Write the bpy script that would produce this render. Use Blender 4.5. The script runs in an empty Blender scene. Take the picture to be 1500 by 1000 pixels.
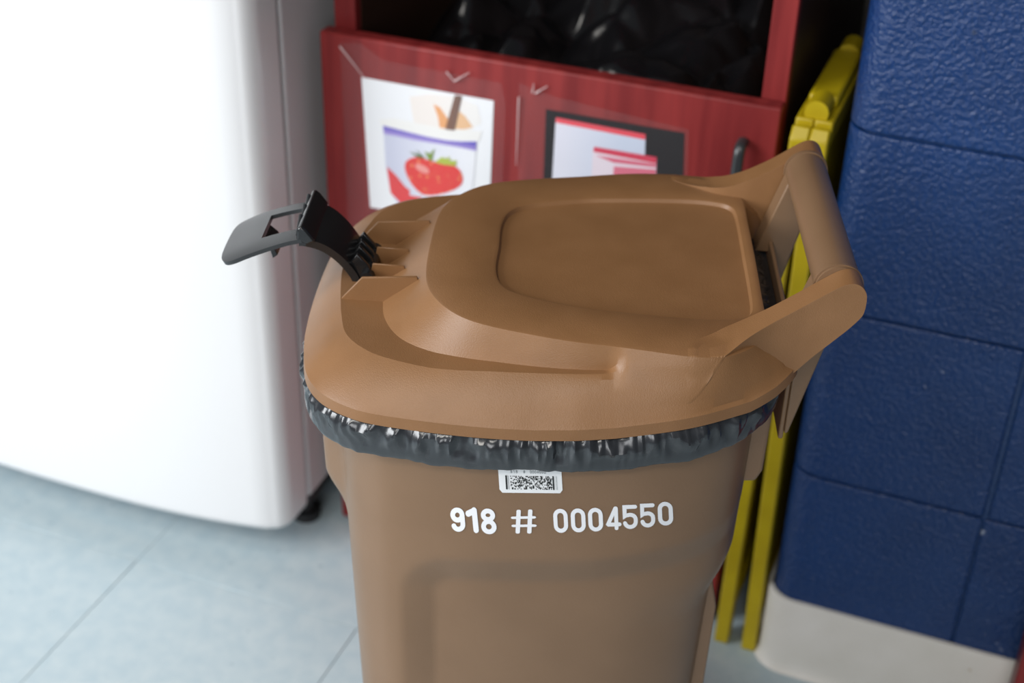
import bpy, bmesh, math, random
from bisect import bisect_right
from mathutils import Vector, Matrix, noise as mnoise
from mathutils.bvhtree import BVHTree
random.seed(7)
S = 0.715                       # layout units -> metres
scene = bpy.context.scene
COL = scene.collection

# ------------------------------------------------------------------ camera
CAM_H, PITCH, ROLL, YAW, FPX = 1.70, math.radians(32), math.radians(1.8), math.radians(-20.6), 2083.0
_F = Vector((math.sin(YAW)*math.cos(PITCH), math.cos(YAW)*math.cos(PITCH), -math.sin(PITCH)))
_r = Vector((math.cos(YAW), -math.sin(YAW), 0)); _u = _r.cross(_F)
_R = _r*math.cos(ROLL)+_u*math.sin(ROLL); _U = -_r*math.sin(ROLL)+_u*math.cos(ROLL)
cd = bpy.data.cameras.new('camera'); cam = bpy.data.objects.new('camera', cd); COL.objects.link(cam)
cd.sensor_width = 36; cd.lens = FPX*36/1500
cam.matrix_world = Matrix(((_R.x, _U.x, -_F.x, 0), (_R.y, _U.y, -_F.y, 0), (_R.z, _U.z, -_F.z, CAM_H*S), (0, 0, 0, 1)))
cd.clip_start = 0.02
cd.dof.use_dof = True; cd.dof.focus_distance = 1.36*S; cd.dof.aperture_fstop = 5.6
scene.camera = cam

# ------------------------------------------------------------------ world, lights, exposure
wd = bpy.data.worlds.new('world'); scene.world = wd; wd.use_nodes = True
bg = wd.node_tree.nodes['Background']; bg.inputs[0].default_value = (0.86, 0.93, 1.0, 1); bg.inputs[1].default_value = 0.08

def area_light(name, loc, target, sx, sy, power, color):
    l = bpy.data.lights.new(name, 'AREA'); l.shape = 'RECTANGLE'; l.size = sx; l.size_y = sy
    l.energy = power; l.color = color
    o = bpy.data.objects.new(name, l); COL.objects.link(o); o.location = loc
    o.rotation_euler = (Vector(target)-Vector(loc)).to_track_quat('-Z', 'Y').to_euler()
    return o
area_light('window_daylight', (-2.3, -0.75, 1.45), (-0.5, 1.0, 0.45), 1.5, 1.3, 58, (0.95, 0.975, 1.0))
area_light('rear_fill_light', (0.3, -2.4, 1.5), (-0.3, 1.0, 0.6), 1.6, 1.2, 26, (0.97, 0.98, 1.0))  # added fill behind the camera, brightens the cart's near side; no known window
area_light('ceiling_light', (-1.2, -0.2, 2.7), (-1.2, -0.2, 0), 1.2, 0.6, 13, (1.0, 0.96, 0.9))
area_light('ceiling_light.001', (-0.25, -0.95, 2.7), (-0.25, -0.95, 0), 1.2, 0.6, 22, (1.0, 0.96, 0.9))

vs = scene.view_settings
vs.view_transform = 'Standard'; vs.look = 'None'; vs.gamma = 1; vs.use_curve_mapping = False; vs.exposure = 0.35
scene.display_settings.display_device = 'sRGB'

# ------------------------------------------------------------------ rays (layout units)
def ray(px, py):
    return _R*((px-750)/FPX) - _U*((py-500)/FPX) + _F
CAMP = Vector((0, 0, CAM_H))
def at_y(px, py, Y):
    d = ray(px, py); return CAMP + d*(Y/d.y)

# ------------------------------------------------------------------ materials
def mat(name, color, rough=0.5, spec=0.5, metallic=0.0, coat=0.0):
    m = bpy.data.materials.new(name); m.use_nodes = True
    b = m.node_tree.nodes['Principled BSDF']
    b.inputs['Base Color'].default_value = (*color, 1); b.inputs['Roughness'].default_value = rough
    b.inputs['Specular IOR Level'].default_value = spec; b.inputs['Metallic'].default_value = metallic
    b.inputs['Coat Weight'].default_value = coat
    return m
def N(m, t, **kw):
    n = m.node_tree.nodes.new(t)
    for k, v in kw.items(): setattr(n, k, v)
    return n
def bsdf(m): return m.node_tree.nodes['Principled BSDF']
def link(m, a, b): m.node_tree.links.new(a, b)
def add_noise_color(m, c1, c2, scale=(1, 1, 1), nscale=20.0, detail=4, lo=0.35, hi=0.65):
    tc = N(m, 'ShaderNodeTexCoord'); mp = N(m, 'ShaderNodeMapping'); mp.inputs['Scale'].default_value = scale
    no = N(m, 'ShaderNodeTexNoise'); no.inputs['Scale'].default_value = nscale; no.inputs['Detail'].default_value = detail
    rp = N(m, 'ShaderNodeValToRGB'); e = rp.color_ramp.elements
    e[0].position = lo; e[1].position = hi; e[0].color = (*c1, 1); e[1].color = (*c2, 1)
    link(m, tc.outputs['Object'], mp.inputs[0]); link(m, mp.outputs[0], no.inputs['Vector'])
    link(m, no.outputs['Fac'], rp.inputs[0]); link(m, rp.outputs[0], bsdf(m).inputs['Base Color'])
    return rp
def add_bump(m, nscale, strength, dist=0.001, detail=2, kind='noise', stretch=(1, 1, 1)):
    tc = N(m, 'ShaderNodeTexCoord'); mp = N(m, 'ShaderNodeMapping'); mp.inputs['Scale'].default_value = stretch
    if kind == 'noise':
        no = N(m, 'ShaderNodeTexNoise'); no.inputs['Scale'].default_value = nscale; no.inputs['Detail'].default_value = detail; out = no.outputs['Fac']
    else:
        no = N(m, 'ShaderNodeTexVoronoi', feature='SMOOTH_F1'); no.inputs['Scale'].default_value = nscale; out = no.outputs['Distance']
    b = N(m, 'ShaderNodeBump'); b.inputs['Strength'].default_value = strength; b.inputs['Distance'].default_value = dist
    link(m, tc.outputs['Object'], mp.inputs[0]); link(m, mp.outputs[0], no.inputs['Vector'])
    link(m, out, b.inputs['Height']); link(m, b.outputs[0], bsdf(m).inputs['Normal'])
def add_specks(m, color, scale, thresh):
    """small scattered marks mixed over whatever feeds the base colour"""
    b = bsdf(m); src = b.inputs['Base Color'].links[0].from_socket if b.inputs['Base Color'].links else None
    tc = N(m, 'ShaderNodeTexCoord'); no = N(m, 'ShaderNodeTexNoise'); no.inputs['Scale'].default_value = scale; no.inputs['Detail'].default_value = 3
    mr = N(m, 'ShaderNodeMapRange'); mr.inputs[1].default_value = thresh; mr.inputs[2].default_value = thresh+0.03
    mx = N(m, 'ShaderNodeMix', data_type='RGBA')
    link(m, tc.outputs['Object'], no.inputs['Vector']); link(m, no.outputs['Fac'], mr.inputs[0]); link(m, mr.outputs[0], mx.inputs[0])
    if src: link(m, src, mx.inputs[6])
    else: mx.inputs[6].default_value = b.inputs['Base Color'].default_value
    mx.inputs[7].default_value = (*color, 1); link(m, mx.outputs[2], b.inputs['Base Color'])

M = {}
M['brown'] = mat('brown_plastic', (0.235, 0.115, 0.046), 0.42, 0.5)
add_noise_color(M['brown'], (0.222, 0.108, 0.042), (0.245, 0.121, 0.049), nscale=30); add_bump(M['brown'], 1100, 0.25, 0.0006)
M['brown_body'] = mat('brown_body_plastic', (0.20, 0.118, 0.066), 0.38, 0.5)
add_noise_color(M['brown_body'], (0.195, 0.113, 0.060), (0.212, 0.124, 0.067), nscale=14); add_bump(M['brown_body'], 700, 0.15, 0.0005)
M['black'] = mat('black_gloss_plastic', (0.012, 0.0125, 0.0135), 0.22, 0.6)
M['paddle'] = mat('black_satin_plastic', (0.020, 0.022, 0.024), 0.36, 0.7)
M['bag'] = mat('black_bag_film', (0.022, 0.024, 0.028), 0.22, 0.8); add_bump(M['bag'], 70, 0.25, 0.003, 2, stretch=(1, 1, 0.35))
M['bag_in'] = mat('black_bag_shiny', (0.006, 0.006, 0.007), 0.17, 0.7); add_bump(M['bag_in'], 20, 0.25, 0.006, 2)
M['white_print'] = mat('white_print', (0.84, 0.85, 0.88), 0.45)
M['label'] = mat('label_paper', (0.80, 0.81, 0.82), 0.4)
M['ink'] = mat('black_ink', (0.012, 0.014, 0.014), 0.6)
M['ink_grey'] = mat('grey_ink', (0.22, 0.24, 0.25), 0.6)
M['fridge'] = mat('white_enamel', (0.78, 0.78, 0.79), 0.28, 0.5); add_specks(M['fridge'], (0.55, 0.5, 0.44), 26, 0.76)
M['fridge_side'] = mat('shaded_enamel', (0.62, 0.61, 0.62), 0.45, 0.4)  # fridge enamel greyed down, shade of the side put into the colour
M['gasket'] = mat('grey_gasket', (0.22, 0.21, 0.22), 0.6)
M['rubber'] = mat('black_rubber', (0.015, 0.015, 0.016), 0.6)
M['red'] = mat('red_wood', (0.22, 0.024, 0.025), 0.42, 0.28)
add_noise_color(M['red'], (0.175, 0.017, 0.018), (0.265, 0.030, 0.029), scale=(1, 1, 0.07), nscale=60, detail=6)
M['red_shaded'] = mat('red_wood_shaded', (0.02, 0.006, 0.005), 0.7)  # red wood taken nearly black, the interior's shade painted into the colour
M['wood_side'] = mat('brown_wood_shaded', (0.04, 0.017, 0.010), 0.5)  # brown wood, darkened further to carry the shade in and beside the cabinet
M['steel_black'] = mat('dark_metal', (0.03, 0.033, 0.036), 0.3, 0.6)
M['yellow'] = mat('yellow_plastic', (0.56, 0.40, 0.012), 0.42, 0.5)
add_noise_color(M['yellow'], (0.42, 0.305, 0.003), (0.50, 0.375, 0.005), nscale=18)
M['blue'] = mat('blue_block_paint', (0.012, 0.045, 0.165), 0.30, 0.5)
add_noise_color(M['blue'], (0.004, 0.030, 0.122), (0.006, 0.038, 0.148), nscale=9); add_bump(M['blue'], 210, 0.8, 0.004, 3)
add_specks(M['blue'], (0.33, 0.37, 0.45), 42, 0.745); add_specks(M['blue'], (0.03, 0.032, 0.02), 17, 0.755)
M['mortar'] = mat('blue_mortar_paint', (0.006, 0.035, 0.125), 0.4); add_bump(M['mortar'], 120, 0.6, 0.003, 3)
M['base'] = mat('cream_vinyl_base', (0.60, 0.57, 0.52), 0.4); add_noise_color(M['base'], (0.70, 0.67, 0.61), (0.77, 0.74, 0.69), nscale=12)
add_specks(M['base'], (0.35, 0.22, 0.1), 30, 0.73)
M['tile'] = mat('pale_blue_vinyl', (0.50, 0.58, 0.62), 0.33, 0.4)
add_noise_color(M['tile'], (0.43, 0.535, 0.585), (0.495, 0.585, 0.62), nscale=45, detail=8)
add_specks(M['tile'], (0.30, 0.40, 0.46), 75, 0.70); add_specks(M['tile'], (0.36, 0.25, 0.14), 30, 0.775)
M['subfloor'] = mat('floor_joint', (0.34, 0.41, 0.45), 0.7)
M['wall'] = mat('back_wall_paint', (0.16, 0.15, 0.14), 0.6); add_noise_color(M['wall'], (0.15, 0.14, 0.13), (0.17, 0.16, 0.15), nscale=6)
M['bin_grey'] = mat('dark_grey_bin', (0.03, 0.03, 0.032), 0.5)
def flat(name, c): return mat('print_'+name, c, 0.35)
M['film'] = bpy.data.materials.new('clear_film'); M['film'].use_nodes = True
_nt = M['film'].node_tree; _nt.nodes.remove(_nt.nodes['Principled BSDF'])
_t = _nt.nodes.new('ShaderNodeBsdfTransparent'); _g = _nt.nodes.new('ShaderNodeBsdfPrincipled'); _g.inputs['Base Color'].default_value = (0.45, 0.42, 0.43, 1); _g.inputs['Roughness'].default_value = 0.25
_m = _nt.nodes.new('ShaderNodeMixShader'); _m.inputs[0].default_value = 0.03
_nt.links.new(_t.outputs[0], _m.inputs[1]); _nt.links.new(_g.outputs[0], _m.inputs[2]); _nt.links.new(_m.outputs[0], _nt.nodes['Material Output'].inputs[0])

# ------------------------------------------------------------------ mesh helpers (inputs in layout units)
def new_obj(name, verts, faces, m, parent=None, smooth=None, bevel=0, bevel_seg=2, kind=None):
    me = bpy.data.meshes.new(name)
    me.from_pydata([(v[0]*S, v[1]*S, v[2]*S) for v in verts], [], faces); me.update()
    bm = bmesh.new(); bm.from_mesh(me); bmesh.ops.recalc_face_normals(bm, faces=bm.faces); bm.to_mesh(me); bm.free()
    me.materials.append(m)
    if smooth is not None:
        me.shade_smooth(); me.set_sharp_from_angle(angle=math.radians(smooth))
    o = bpy.data.objects.new(name, me); COL.objects.link(o)
    if parent: o.parent = parent
    if bevel:
        b = o.modifiers.new('bevel', 'BEVEL'); b.width = bevel*S; b.segments = bevel_seg; b.limit_method = 'ANGLE'; b.angle_limit = math.radians(35)
        me.shade_smooth(); me.set_sharp_from_angle(angle=math.radians(30))
        b.harden_normals = False
    if kind: o['kind'] = kind
    return o
def box(x0, x1, y0, y1, z0, z1):
    v = [(x, y, z) for z in (z0, z1) for y in (y0, y1) for x in (x0, x1)]
    f = [(0, 1, 3, 2), (4, 6, 7, 5), (0, 4, 5, 1), (2, 3, 7, 6), (0, 2, 6, 4), (1, 5, 7, 3)]
    return v, f
def boxo(name, b, m, parent=None, bevel=0.002, seg=2): 
    v, f = box(*b); return new_obj(name, v, f, m, parent, bevel=bevel, bevel_seg=seg)
def join(*vf):
    V, F = [], []
    for v, f in vf:
        n = len(V); V += list(v); F += [tuple(i+n for i in q) for q in f]
    return V, F
def prism(poly, a, b, fn):
    """poly 2-D outline extruded between a and b; fn(p, q, t) -> xyz"""
    n = len(poly); V = [fn(p[0], p[1], a) for p in poly]+[fn(p[0], p[1], b) for p in poly]
    F = [tuple(range(n-1, -1, -1)), tuple(range(n, 2*n))]+[(i, (i+1) % n, n+(i+1) % n, n+i) for i in range(n)]
    return V, F
def loft(rings, cap0=True, cap1=True, closed=True):
    n = len(rings[0]); V = [p for r in rings for p in r]; F = []
    for k in range(len(rings)-1):
        for i in range(n if closed else n-1):
            j = (i+1) % n; F.append((k*n+i, k*n+j, (k+1)*n+j, (k+1)*n+i))
    if cap0: F.append(tuple(range(n)))
    if cap1: F.append(tuple(range((len(rings)-1)*n, len(rings)*n)))
    return V, F
def tube(p0, p1, r, n=24, r1=None):
    p0 = Vector(p0); p1 = Vector(p1); d = (p1-p0).normalized(); a = d.orthogonal().normalized(); b = d.cross(a)
    rr = [(p0, r), (p1, r1 or r)]
    return loft([[tuple(p+a*math.cos(t)*q+b*math.sin(t)*q) for t in [2*math.pi*i/n for i in range(n)]] for p, q in rr])
def catmull(pts, per=16, closed=False):
    n = len(pts); out = []; dim = len(pts[0])
    for i in range(n if closed else n-1):
        if closed: p = [pts[(i+k-1) % n] for k in range(4)]
        else: p = [pts[max(0, min(n-1, i+k-1))] for k in range(4)]
        for s in range(per):
            t = s/per
            out.append(tuple(0.5*((2*p[1][k])+(-p[0][k]+p[2][k])*t+(2*p[0][k]-5*p[1][k]+4*p[2][k]-p[3][k])*t*t+(-p[0][k]+3*p[1][k]-3*p[2][k]+p[3][k])*t**3) for k in range(dim)))
    if not closed: out.append(tuple(pts[-1]))
    return out
def sstep(a, b, x):
    t = max(0.0, min(1.0, (x-a)/(b-a))); return t*t*(3-2*t)
def lerp(a, b, t): return a+(b-a)*t
def interp(tab, x):
    if x <= tab[0][0]: return tab[0][1]
    if x >= tab[-1][0]: return tab[-1][1]
    i = bisect_right(tab, (x, 1e9)); (a, p), (b, q) = tab[i-1], tab[i]
    return p+(q-p)*(x-a)/(b-a) if b > a else q
def thing(name, label, cat, loc=(0, 0, 0), rz=0, group=None):
    o = bpy.data.objects.new(name, None); COL.objects.link(o); o.empty_display_size = 0.05
    o.location = Vector(loc)*S; o.rotation_euler = (0, 0, rz); return tag(o, label, cat, group)
def tag(o, label, cat, group=None):
    o['label'] = label; o['category'] = cat
    if group: o['group'] = group
    return o
def structure(o, label=None, cat=None):
    o['kind'] = 'structure'
    if label: o['label'] = label
    if cat: o['category'] = cat
    return o

# ------------------------------------------------------------------ setting
T = 0.44; TX, TY = -0.86, 1.585
floor = boxo('floor', (-4.0, 2.6, -1.6, 2.8, -0.06, -0.004), M['subfloor'], bevel=0)
structure(floor, 'pale blue vinyl tile floor under the brown cart and fridge', 'floor')
gap = 0.0005
tv, tf = box(gap, T-gap, gap, T-gap, -0.004, 0.0)
tproto = None
for i in range(-7, 6):
    for j in range(-5, 3):
        if tproto is None:
            tproto = new_obj('tile', tv, tf, M['tile'], floor, bevel=0.0008, bevel_seg=1); o = tproto
        else:
            o = tproto.copy(); COL.objects.link(o); o.parent = floor
        o.location = ((TX+i*T)*S, (TY+j*T)*S, random.uniform(-0.00015, 0.00015))

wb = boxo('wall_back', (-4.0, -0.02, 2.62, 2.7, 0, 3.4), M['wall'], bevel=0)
structure(wb, 'dark shaded wall behind the red cabinet', 'wall')

# painted block pillar / wall on the right: recessed core, each block its own piece
PX0, PX1, PY0, PY1 = -0.212, 1.7, 1.78, 2.62
core = new_obj('wall_right', *box(PX0+0.012, PX1, PY0+0.006, PY1, 0, 3.4), M['mortar'], bevel=0.034, bevel_seg=5)
structure(core, 'blue painted concrete block wall with rounded corner', 'wall')
def block(x0, x1, z0, z1, corner):
    r = 0.042 if corner else 0.005
    y0, y1 = PY0, PY0+0.30 if corner else PY0+0.05
    pts = []
    if corner:
        for k in range(9):
            a = math.pi/2*k/8; pts.append((x0+r-r*math.cos(a), y0+r-r*math.sin(a)))
    else: pts.append((x0, y0))
    pts += [(x1, y0), (x1, y1), (x0, y1)]
    V, F = prism(pts, z0, z1, lambda p, q, t: (p, q, t))
    return new_obj('block', V, F, M['blue'], core, smooth=35, bevel=0.0035, bevel_seg=3)
g = 0.0016
zs = [0.0, 0.115, 0.395, 0.685, 0.957, 1.232, 1.507, 1.782]
xs = [PX0, 0.077, 0.63, 1.18, 1.69]
for k in range(len(zs)-1):
    for i in range(len(xs)-1):
        dz = 0.0
        dx = (random.uniform(-0.004, 0.004) if i else 0)
        block(xs[i]+g+(dx if i else 0), xs[i+1]-g, zs[k]+g, zs[k+1]-g, i == 0)
# cream cove base wrapped round the corner
def base_path(off):
    r = 0.042+off; cx, cy = PX0+0.042, PY0+0.042; pts = [(PX0-off, PY0+0.6)]
    for k in range(11):
        a = math.pi/2*k/10; pts.append((cx-r*math.cos(a), cy-r*math.sin(a)))
    pts.append((0.20, PY0-off)); return pts
prof = [(0.001, 0.150), (0.007, 0.149), (0.0085, 0.146), (0.0085, 0.022), (0.010, 0.010), (0.014, 0.003), (0.017, 0.0005), (0.001, 0.0005)]
paths = [[(x, y, z) for x, y in base_path(o)] for o, z in prof]
bb = new_obj('baseboard_right', *loft(paths, False, False, closed=False), M['base'], smooth=40)
structure(bb, 'cream vinyl cove base around the bottom of the blue wall', 'baseboard')

# ------------------------------------------------------------------ fridge
fr = thing('refrigerator', 'white refrigerator with a curved glossy door, left of the red cabinet', 'refrigerator', (-1.5, 2.1, 0))
fl = fr.location/S
def L(v, o): return [(a-o.x, b-o.y, c-o.z) for a, b, c in v]
cx = -1.50; hw = 0.445
def door_pts():
    front = []
    for k in range(33):
        s = -1+2*k/32; x = s*(hw-0.030)
        front.append((cx+x, 1.650+0.036*abs(s)**2.6))
    # rounded right corner, back edge, left corner
    pts = front[:]
    xr = cx+hw; ye = front[-1][1]
    for k in range(1, 9):
        a = math.pi/2*k/8; pts.append((xr-0.030+0.030*math.sin(a), ye+0.036-0.036*math.cos(a)+0.004))
    pts += [(xr, 1.772), (cx-hw, 1.772)]
    for k in range(0, 8):
        a = math.pi/2*(8-k)/8; pts.append((cx-hw+0.030-0.030*math.sin(a), ye+0.040-0.036*math.cos(a)))
    return pts
dp = door_pts()
def inset(pts, d, cxy):
    return [(cxy[0]+(x-cxy[0])*(1-d), cxy[1]+(y-cxy[1])*(1-d*4 if y < 1.76 else 1)) for x, y in pts]
dz0 = 0.085
rings = [[(x, y, z) for x, y in inset(dp, d, (cx, 1.772))] for d, z in ((0.022, dz0), (0.010, dz0+0.002), (0.003, dz0+0.008), (0, dz0+0.018), (0, 0.4), (0, 0.9), (0, 1.4), (0, 2.0), (0.003, 2.01))]
fdoor = new_obj('door', L(loft(rings)[0], fl), loft(rings)[1], M['fridge'], fr, smooth=50)
boxo('gasket', tuple(a-b for a, b in zip((cx-hw+0.02, cx+hw-0.012, 1.772, 1.786, 0.105, 2.0), (fl.x, fl.x, fl.y, fl.y, 0, 0))), M['gasket'], fr, 0)
boxo('body', tuple(a-b for a, b in zip((cx-hw+0.004, cx+hw-0.002, 1.786, 2.52, 0.097, 2.04), (fl.x, fl.x, fl.y, fl.y, 0, 0))), M['fridge_side'], fr, 0.006)
boxo('base_rail', tuple(a-b for a, b in zip((cx-hw+0.006, cx+hw-0.006, 1.79, 2.5, 0.078, 0.0975), (fl.x, fl.x, fl.y, fl.y, 0, 0))), M['rubber'], fr, 0.002)
for x in (cx-hw+0.06, cx+hw-0.045):
    for y in (1.845, 2.44):
        v, f = join(tube((x, y, 0), (x, y, 0.018), 0.026), tube((x, y, 0.016), (x, y, 0.080), 0.014))
        new_obj('foot', L(v, fl), f, M['rubber'], fr, smooth=40)

fr.location += Vector((0.016, -0.025, 0))*S

# ------------------------------------------------------------------ red waste cabinet
CX0, CX1, CY = -1.016, -0.305, 1.83
cb = thing('waste_cabinet', 'red wood waste cabinet with pictures taped on its door', 'cabinet', (-0.66, 2.15, 0))
co = cb.location/S
def cpart(name, b, m, bev=0.002, parent=None):
    return boxo(name, (b[0]-co.x, b[1]-co.x, b[2]-co.y, b[3]-co.y, b[4], b[5]), m, parent or cb, bev)
side = []
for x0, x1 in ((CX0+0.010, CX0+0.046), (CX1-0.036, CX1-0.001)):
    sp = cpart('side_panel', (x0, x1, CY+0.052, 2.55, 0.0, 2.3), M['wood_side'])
    cpart('edge_band', (x0, x1, CY+0.032, CY+0.0518, 0.0, 2.3), M['red'], 0.002, sp)
cpart('back_panel', (CX0+0.047, CX1-0.037, 2.53, 2.55, 0.0, 2.3), M['red_shaded'])
cpart('bottom_panel', (CX0+0.047, CX1-0.037, CY+0.035, 2.53, 0.02, 0.05), M['red_shaded'])
cpart('top_panel', (CX0+0.047, CX1-0.037, CY+0.032, 2.53, 2.26, 2.30), M['red'])
cdoor = cpart('door', (CX0, CX1, CY, CY+0.030, 0.012, 0.950), M['red'], 0.004)
# black bow pull on the door
hv = catmull([(0, 0.002, 0.0), (0, -0.020, 0.004), (0, -0.026, 0.03), (0, -0.027, 0.06), (0, -0.026, 0.09), (0, -0.020, 0.116), (0, 0.002, 0.12)], 6)
rr = []
for i, p in enumerate(hv):
    a = Vector(hv[min(i+1, len(hv)-1)])-Vector(hv[max(i-1, 0)]); a.normalize(); nrm = a.cross(Vector((1, 0, 0)))
    wv = 0.008
    rr.append([tuple(Vector(p)+Vector((1, 0, 0))*wv*math.cos(t)+nrm*0.005*math.sin(t)) for t in [2*math.pi*k/14 for k in range(14)]])
v, f = loft(rr); v = [(x-0.352-co.x, y+CY-co.y, z+0.775) for x, y, z in v]
new_obj('handle', v, f, M['steel_black'], cdoor, smooth=60)['label'] = 'black bow pull'

# flat prints on the door, each a thin sheet
def on_door(px, py, lift):
    p = at_y(px, py, CY); return (p.x, CY-lift, p.z)
def poly_sheet(name, pts, lift, m, parent, origin, thick=0.0003):
    a = [on_door(x, y, lift) for x, y in pts]; n = len(a)
    V = [(x-origin.x, y-origin.y, z-origin.z) for x, y, z in a]+[(x-origin.x, y-origin.y+thick, z-origin.z) for x, y, z in a]
    F = [tuple(range(n)), tuple(range(2*n-1, n-1, -1))]+[(i, n+i, n+(i+1) % n, (i+1) % n) for i in range(n)]
    return new_obj(name, V, F, m, parent)
def z4(x, y): return (450+x/3.125, y/3.125)
def z5(x, y): return (780+x/3.0, y/3.0)
def ell(cx_, cy_, rx, ry, n=28, rot=0, a0=0, a1=2*math.pi):
    out = []
    for k in range(n):
        t = a0+(a1-a0)*k/n; x, y = rx*math.cos(t), ry*math.sin(t)
        out.append((cx_+x*math.cos(rot)-y*math.sin(rot), cy_+x*math.sin(rot)+y*math.cos(rot)))
    return out

def print_mat(name, c1, c2, axis='Z', lo=0.0, hi=1.0, nscale=0):
    m = mat('print_'+name, c1, 0.35); tc = N(m, 'ShaderNodeTexCoord'); sp = N(m, 'ShaderNodeSeparateXYZ'); rp = N(m, 'ShaderNodeValToRGB')
    rp.color_ramp.elements[0].color = (*c1, 1); rp.color_ramp.elements[1].color = (*c2, 1)
    rp.color_ramp.elements[0].position = lo; rp.color_ramp.elements[1].position = hi
    link(m, tc.outputs['Generated'], sp.inputs[0]); link(m, sp.outputs[axis], rp.inputs[0]); link(m, rp.outputs[0], bsdf(m).inputs['Base Color']); return m

p1 = thing('picture_sheet', 'white picture of a strawberry yogurt cup on the red cabinet door', 'picture', on_door(625, 200, 0.0))
o1 = p1.location/S
poly_sheet('paper', [z4(250, 352), z4(855, 460), z4(832, 1040), z4(290, 947)], 0.0012, mat('photo_paper', (0.86, 0.87, 0.9), 0.3), p1, o1)
poly_sheet('print_cream', [z4(*p) for p in [(470, 440), (560, 430), (680, 440), (780, 480), (800, 560), (740, 600), (600, 585), (490, 560)]], 0.0016, print_mat('cream', (0.86, 0.80, 0.76), (0.86, 0.84, 0.82), 'X', 0.3, 0.9), p1, o1)
poly_sheet('print_cup_rim', [z4(*p) for p in [(330, 545), (400, 540), (500, 560), (620, 585), (740, 595), (800, 600), (790, 645), (700, 645), (560, 632), (440, 600), (345, 575)]], 0.0020, flat('rim', (0.86, 0.85, 0.83)), p1, o1)
poly_sheet('print_cup', [z4(*p) for p in [(350, 575), (470, 605), (600, 632), (700, 642), (778, 645), (768, 790), (745, 960), (560, 985), (430, 950), (385, 880), (362, 760)]], 0.0022, print_mat('cup', (0.60, 0.62, 0.76), (0.84, 0.85, 0.9), 'X', 0.1, 0.9), p1, o1)
poly_sheet('print_blue_band', [z4(*p) for p in [(350, 572), (400, 585), (470, 603), (560, 625), (640, 640), (700, 645), (778, 645), (776, 688), (700, 672), (600, 655), (500, 640), (420, 622), (354, 610)]], 0.0025, print_mat('band', (0.42, 0.33, 0.68), (0.10, 0.07, 0.50), 'Z', 0.0, 0.8), p1, o1)
poly_sheet('print_orange', [z4(*p) for p in [(580, 475), (610, 490), (645, 540), (640, 590), (610, 588), (600, 530)]], 0.0019, flat('orange', (0.80, 0.38, 0.16)), p1, o1)
poly_sheet('print_orange', [z4(*p) for p in [(690, 500), (725, 530), (760, 580), (720, 590), (680, 588)]], 0.0019, flat('orange2', (0.80, 0.50, 0.28)), p1, o1)
poly_sheet('print_spoon', [z4(*p) for p in [(678, 432), (712, 438), (678, 595), (634, 590)]], 0.0024, print_mat('spoon', (0.22, 0.10, 0.06), (0.16, 0.09, 0.07), 'X'), p1, o1)
poly_sheet('print_red_swoosh', [z4(*p) for p in [(368, 760), (410, 800), (450, 850), (475, 870), (470, 890), (530, 900), (500, 930), (430, 925), (385, 880)]], 0.0026, flat('swoosh', (0.72, 0.045, 0.05)), p1, o1)
sb = [(450, 755), (465, 728), (510, 715), (560, 730), (620, 745), (670, 752), (705, 780), (716, 820), (700, 850), (650, 875), (580, 890), (530, 885), (490, 850), (460, 800)]
ms = mat('print_strawberry', (0.72, 0.04, 0.03), 0.3); vo = N(ms, 'ShaderNodeTexVoronoi'); vo.inputs['Scale'].default_value = 150
tc = N(ms, 'ShaderNodeTexCoord'); rp = N(ms, 'ShaderNodeValToRGB'); rp.color_ramp.elements[0].color = (0.80, 0.30, 0.10, 1); rp.color_ramp.elements[1].color = (0.72, 0.035, 0.03, 1)
rp.color_ramp.elements[0].position = 0.12; rp.color_ramp.elements[1].position = 0.34
link(ms, tc.outputs['Object'], vo.inputs['Vector']); link(ms, vo.outputs['Distance'], rp.inputs[0]); link(ms, rp.outputs[0], bsdf(ms).inputs['Base Color'])
poly_sheet('print_strawberry', [z4(*p) for p in catmull(sb, 4, True)], 0.0029, ms, p1, o1)
poly_sheet('print_highlight', [z4(*p) for p in ell(530, 768, 36, 16, 20, 0.5)], 0.0032, flat('hl', (0.80, 0.30, 0.27)), p1, o1)
for pts, c in (([(560, 728), (540, 690), (565, 700), (588, 676), (580, 705), (575, 735)], (0.20, 0.30, 0.04)), ([(545, 722), (500, 680), (520, 708), (472, 690), (510, 718)], (0.10, 0.16, 0.04)), ([(585, 738), (620, 715), (640, 722), (655, 712), (655, 730), (688, 732), (684, 755), (630, 750)], (0.42, 0.50, 0.06))):
    poly_sheet('print_leaf', [z4(*p) for p in pts], 0.0033, flat('leaf', c), p1, o1)

p2 = thing('picture_sheet', 'black picture of red topped white packets beside the door pull', 'picture', on_door(900, 220, 0.0))
o2 = p2.location/S
poly_sheet('paper', [z5(60, 478), z5(668, 583), z5(655, 1000), z5(45, 900)], 0.0012, mat('print_black', (0.008, 0.008, 0.010), 0.7, 0.15), p2, o2)
mw = print_mat('packet', (0.80, 0.80, 0.86), (0.62, 0.70, 0.86), 'Z', 0.35, 1.0)
poly_sheet('print_packet', [z5(104, 520), z5(498, 592), z5(488, 900), z5(85, 840)], 0.0016, print_mat('packet', (0.74, 0.74, 0.84), (0.60, 0.66, 0.80), 'X', 0.1, 0.7), p2, o2)
poly_sheet('print_red_edge', [z5(106, 514), z5(498, 588), z5(497, 612), z5(104, 536)], 0.0019, flat('rededge', (0.78, 0.07, 0.10)), p2, o2)
poly_sheet('print_packet', [z5(268, 650), z5(548, 692), z5(540, 900), z5(255, 880)], 0.0021, flat('packet2', (0.80, 0.70, 0.78)), p2, o2)
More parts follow.
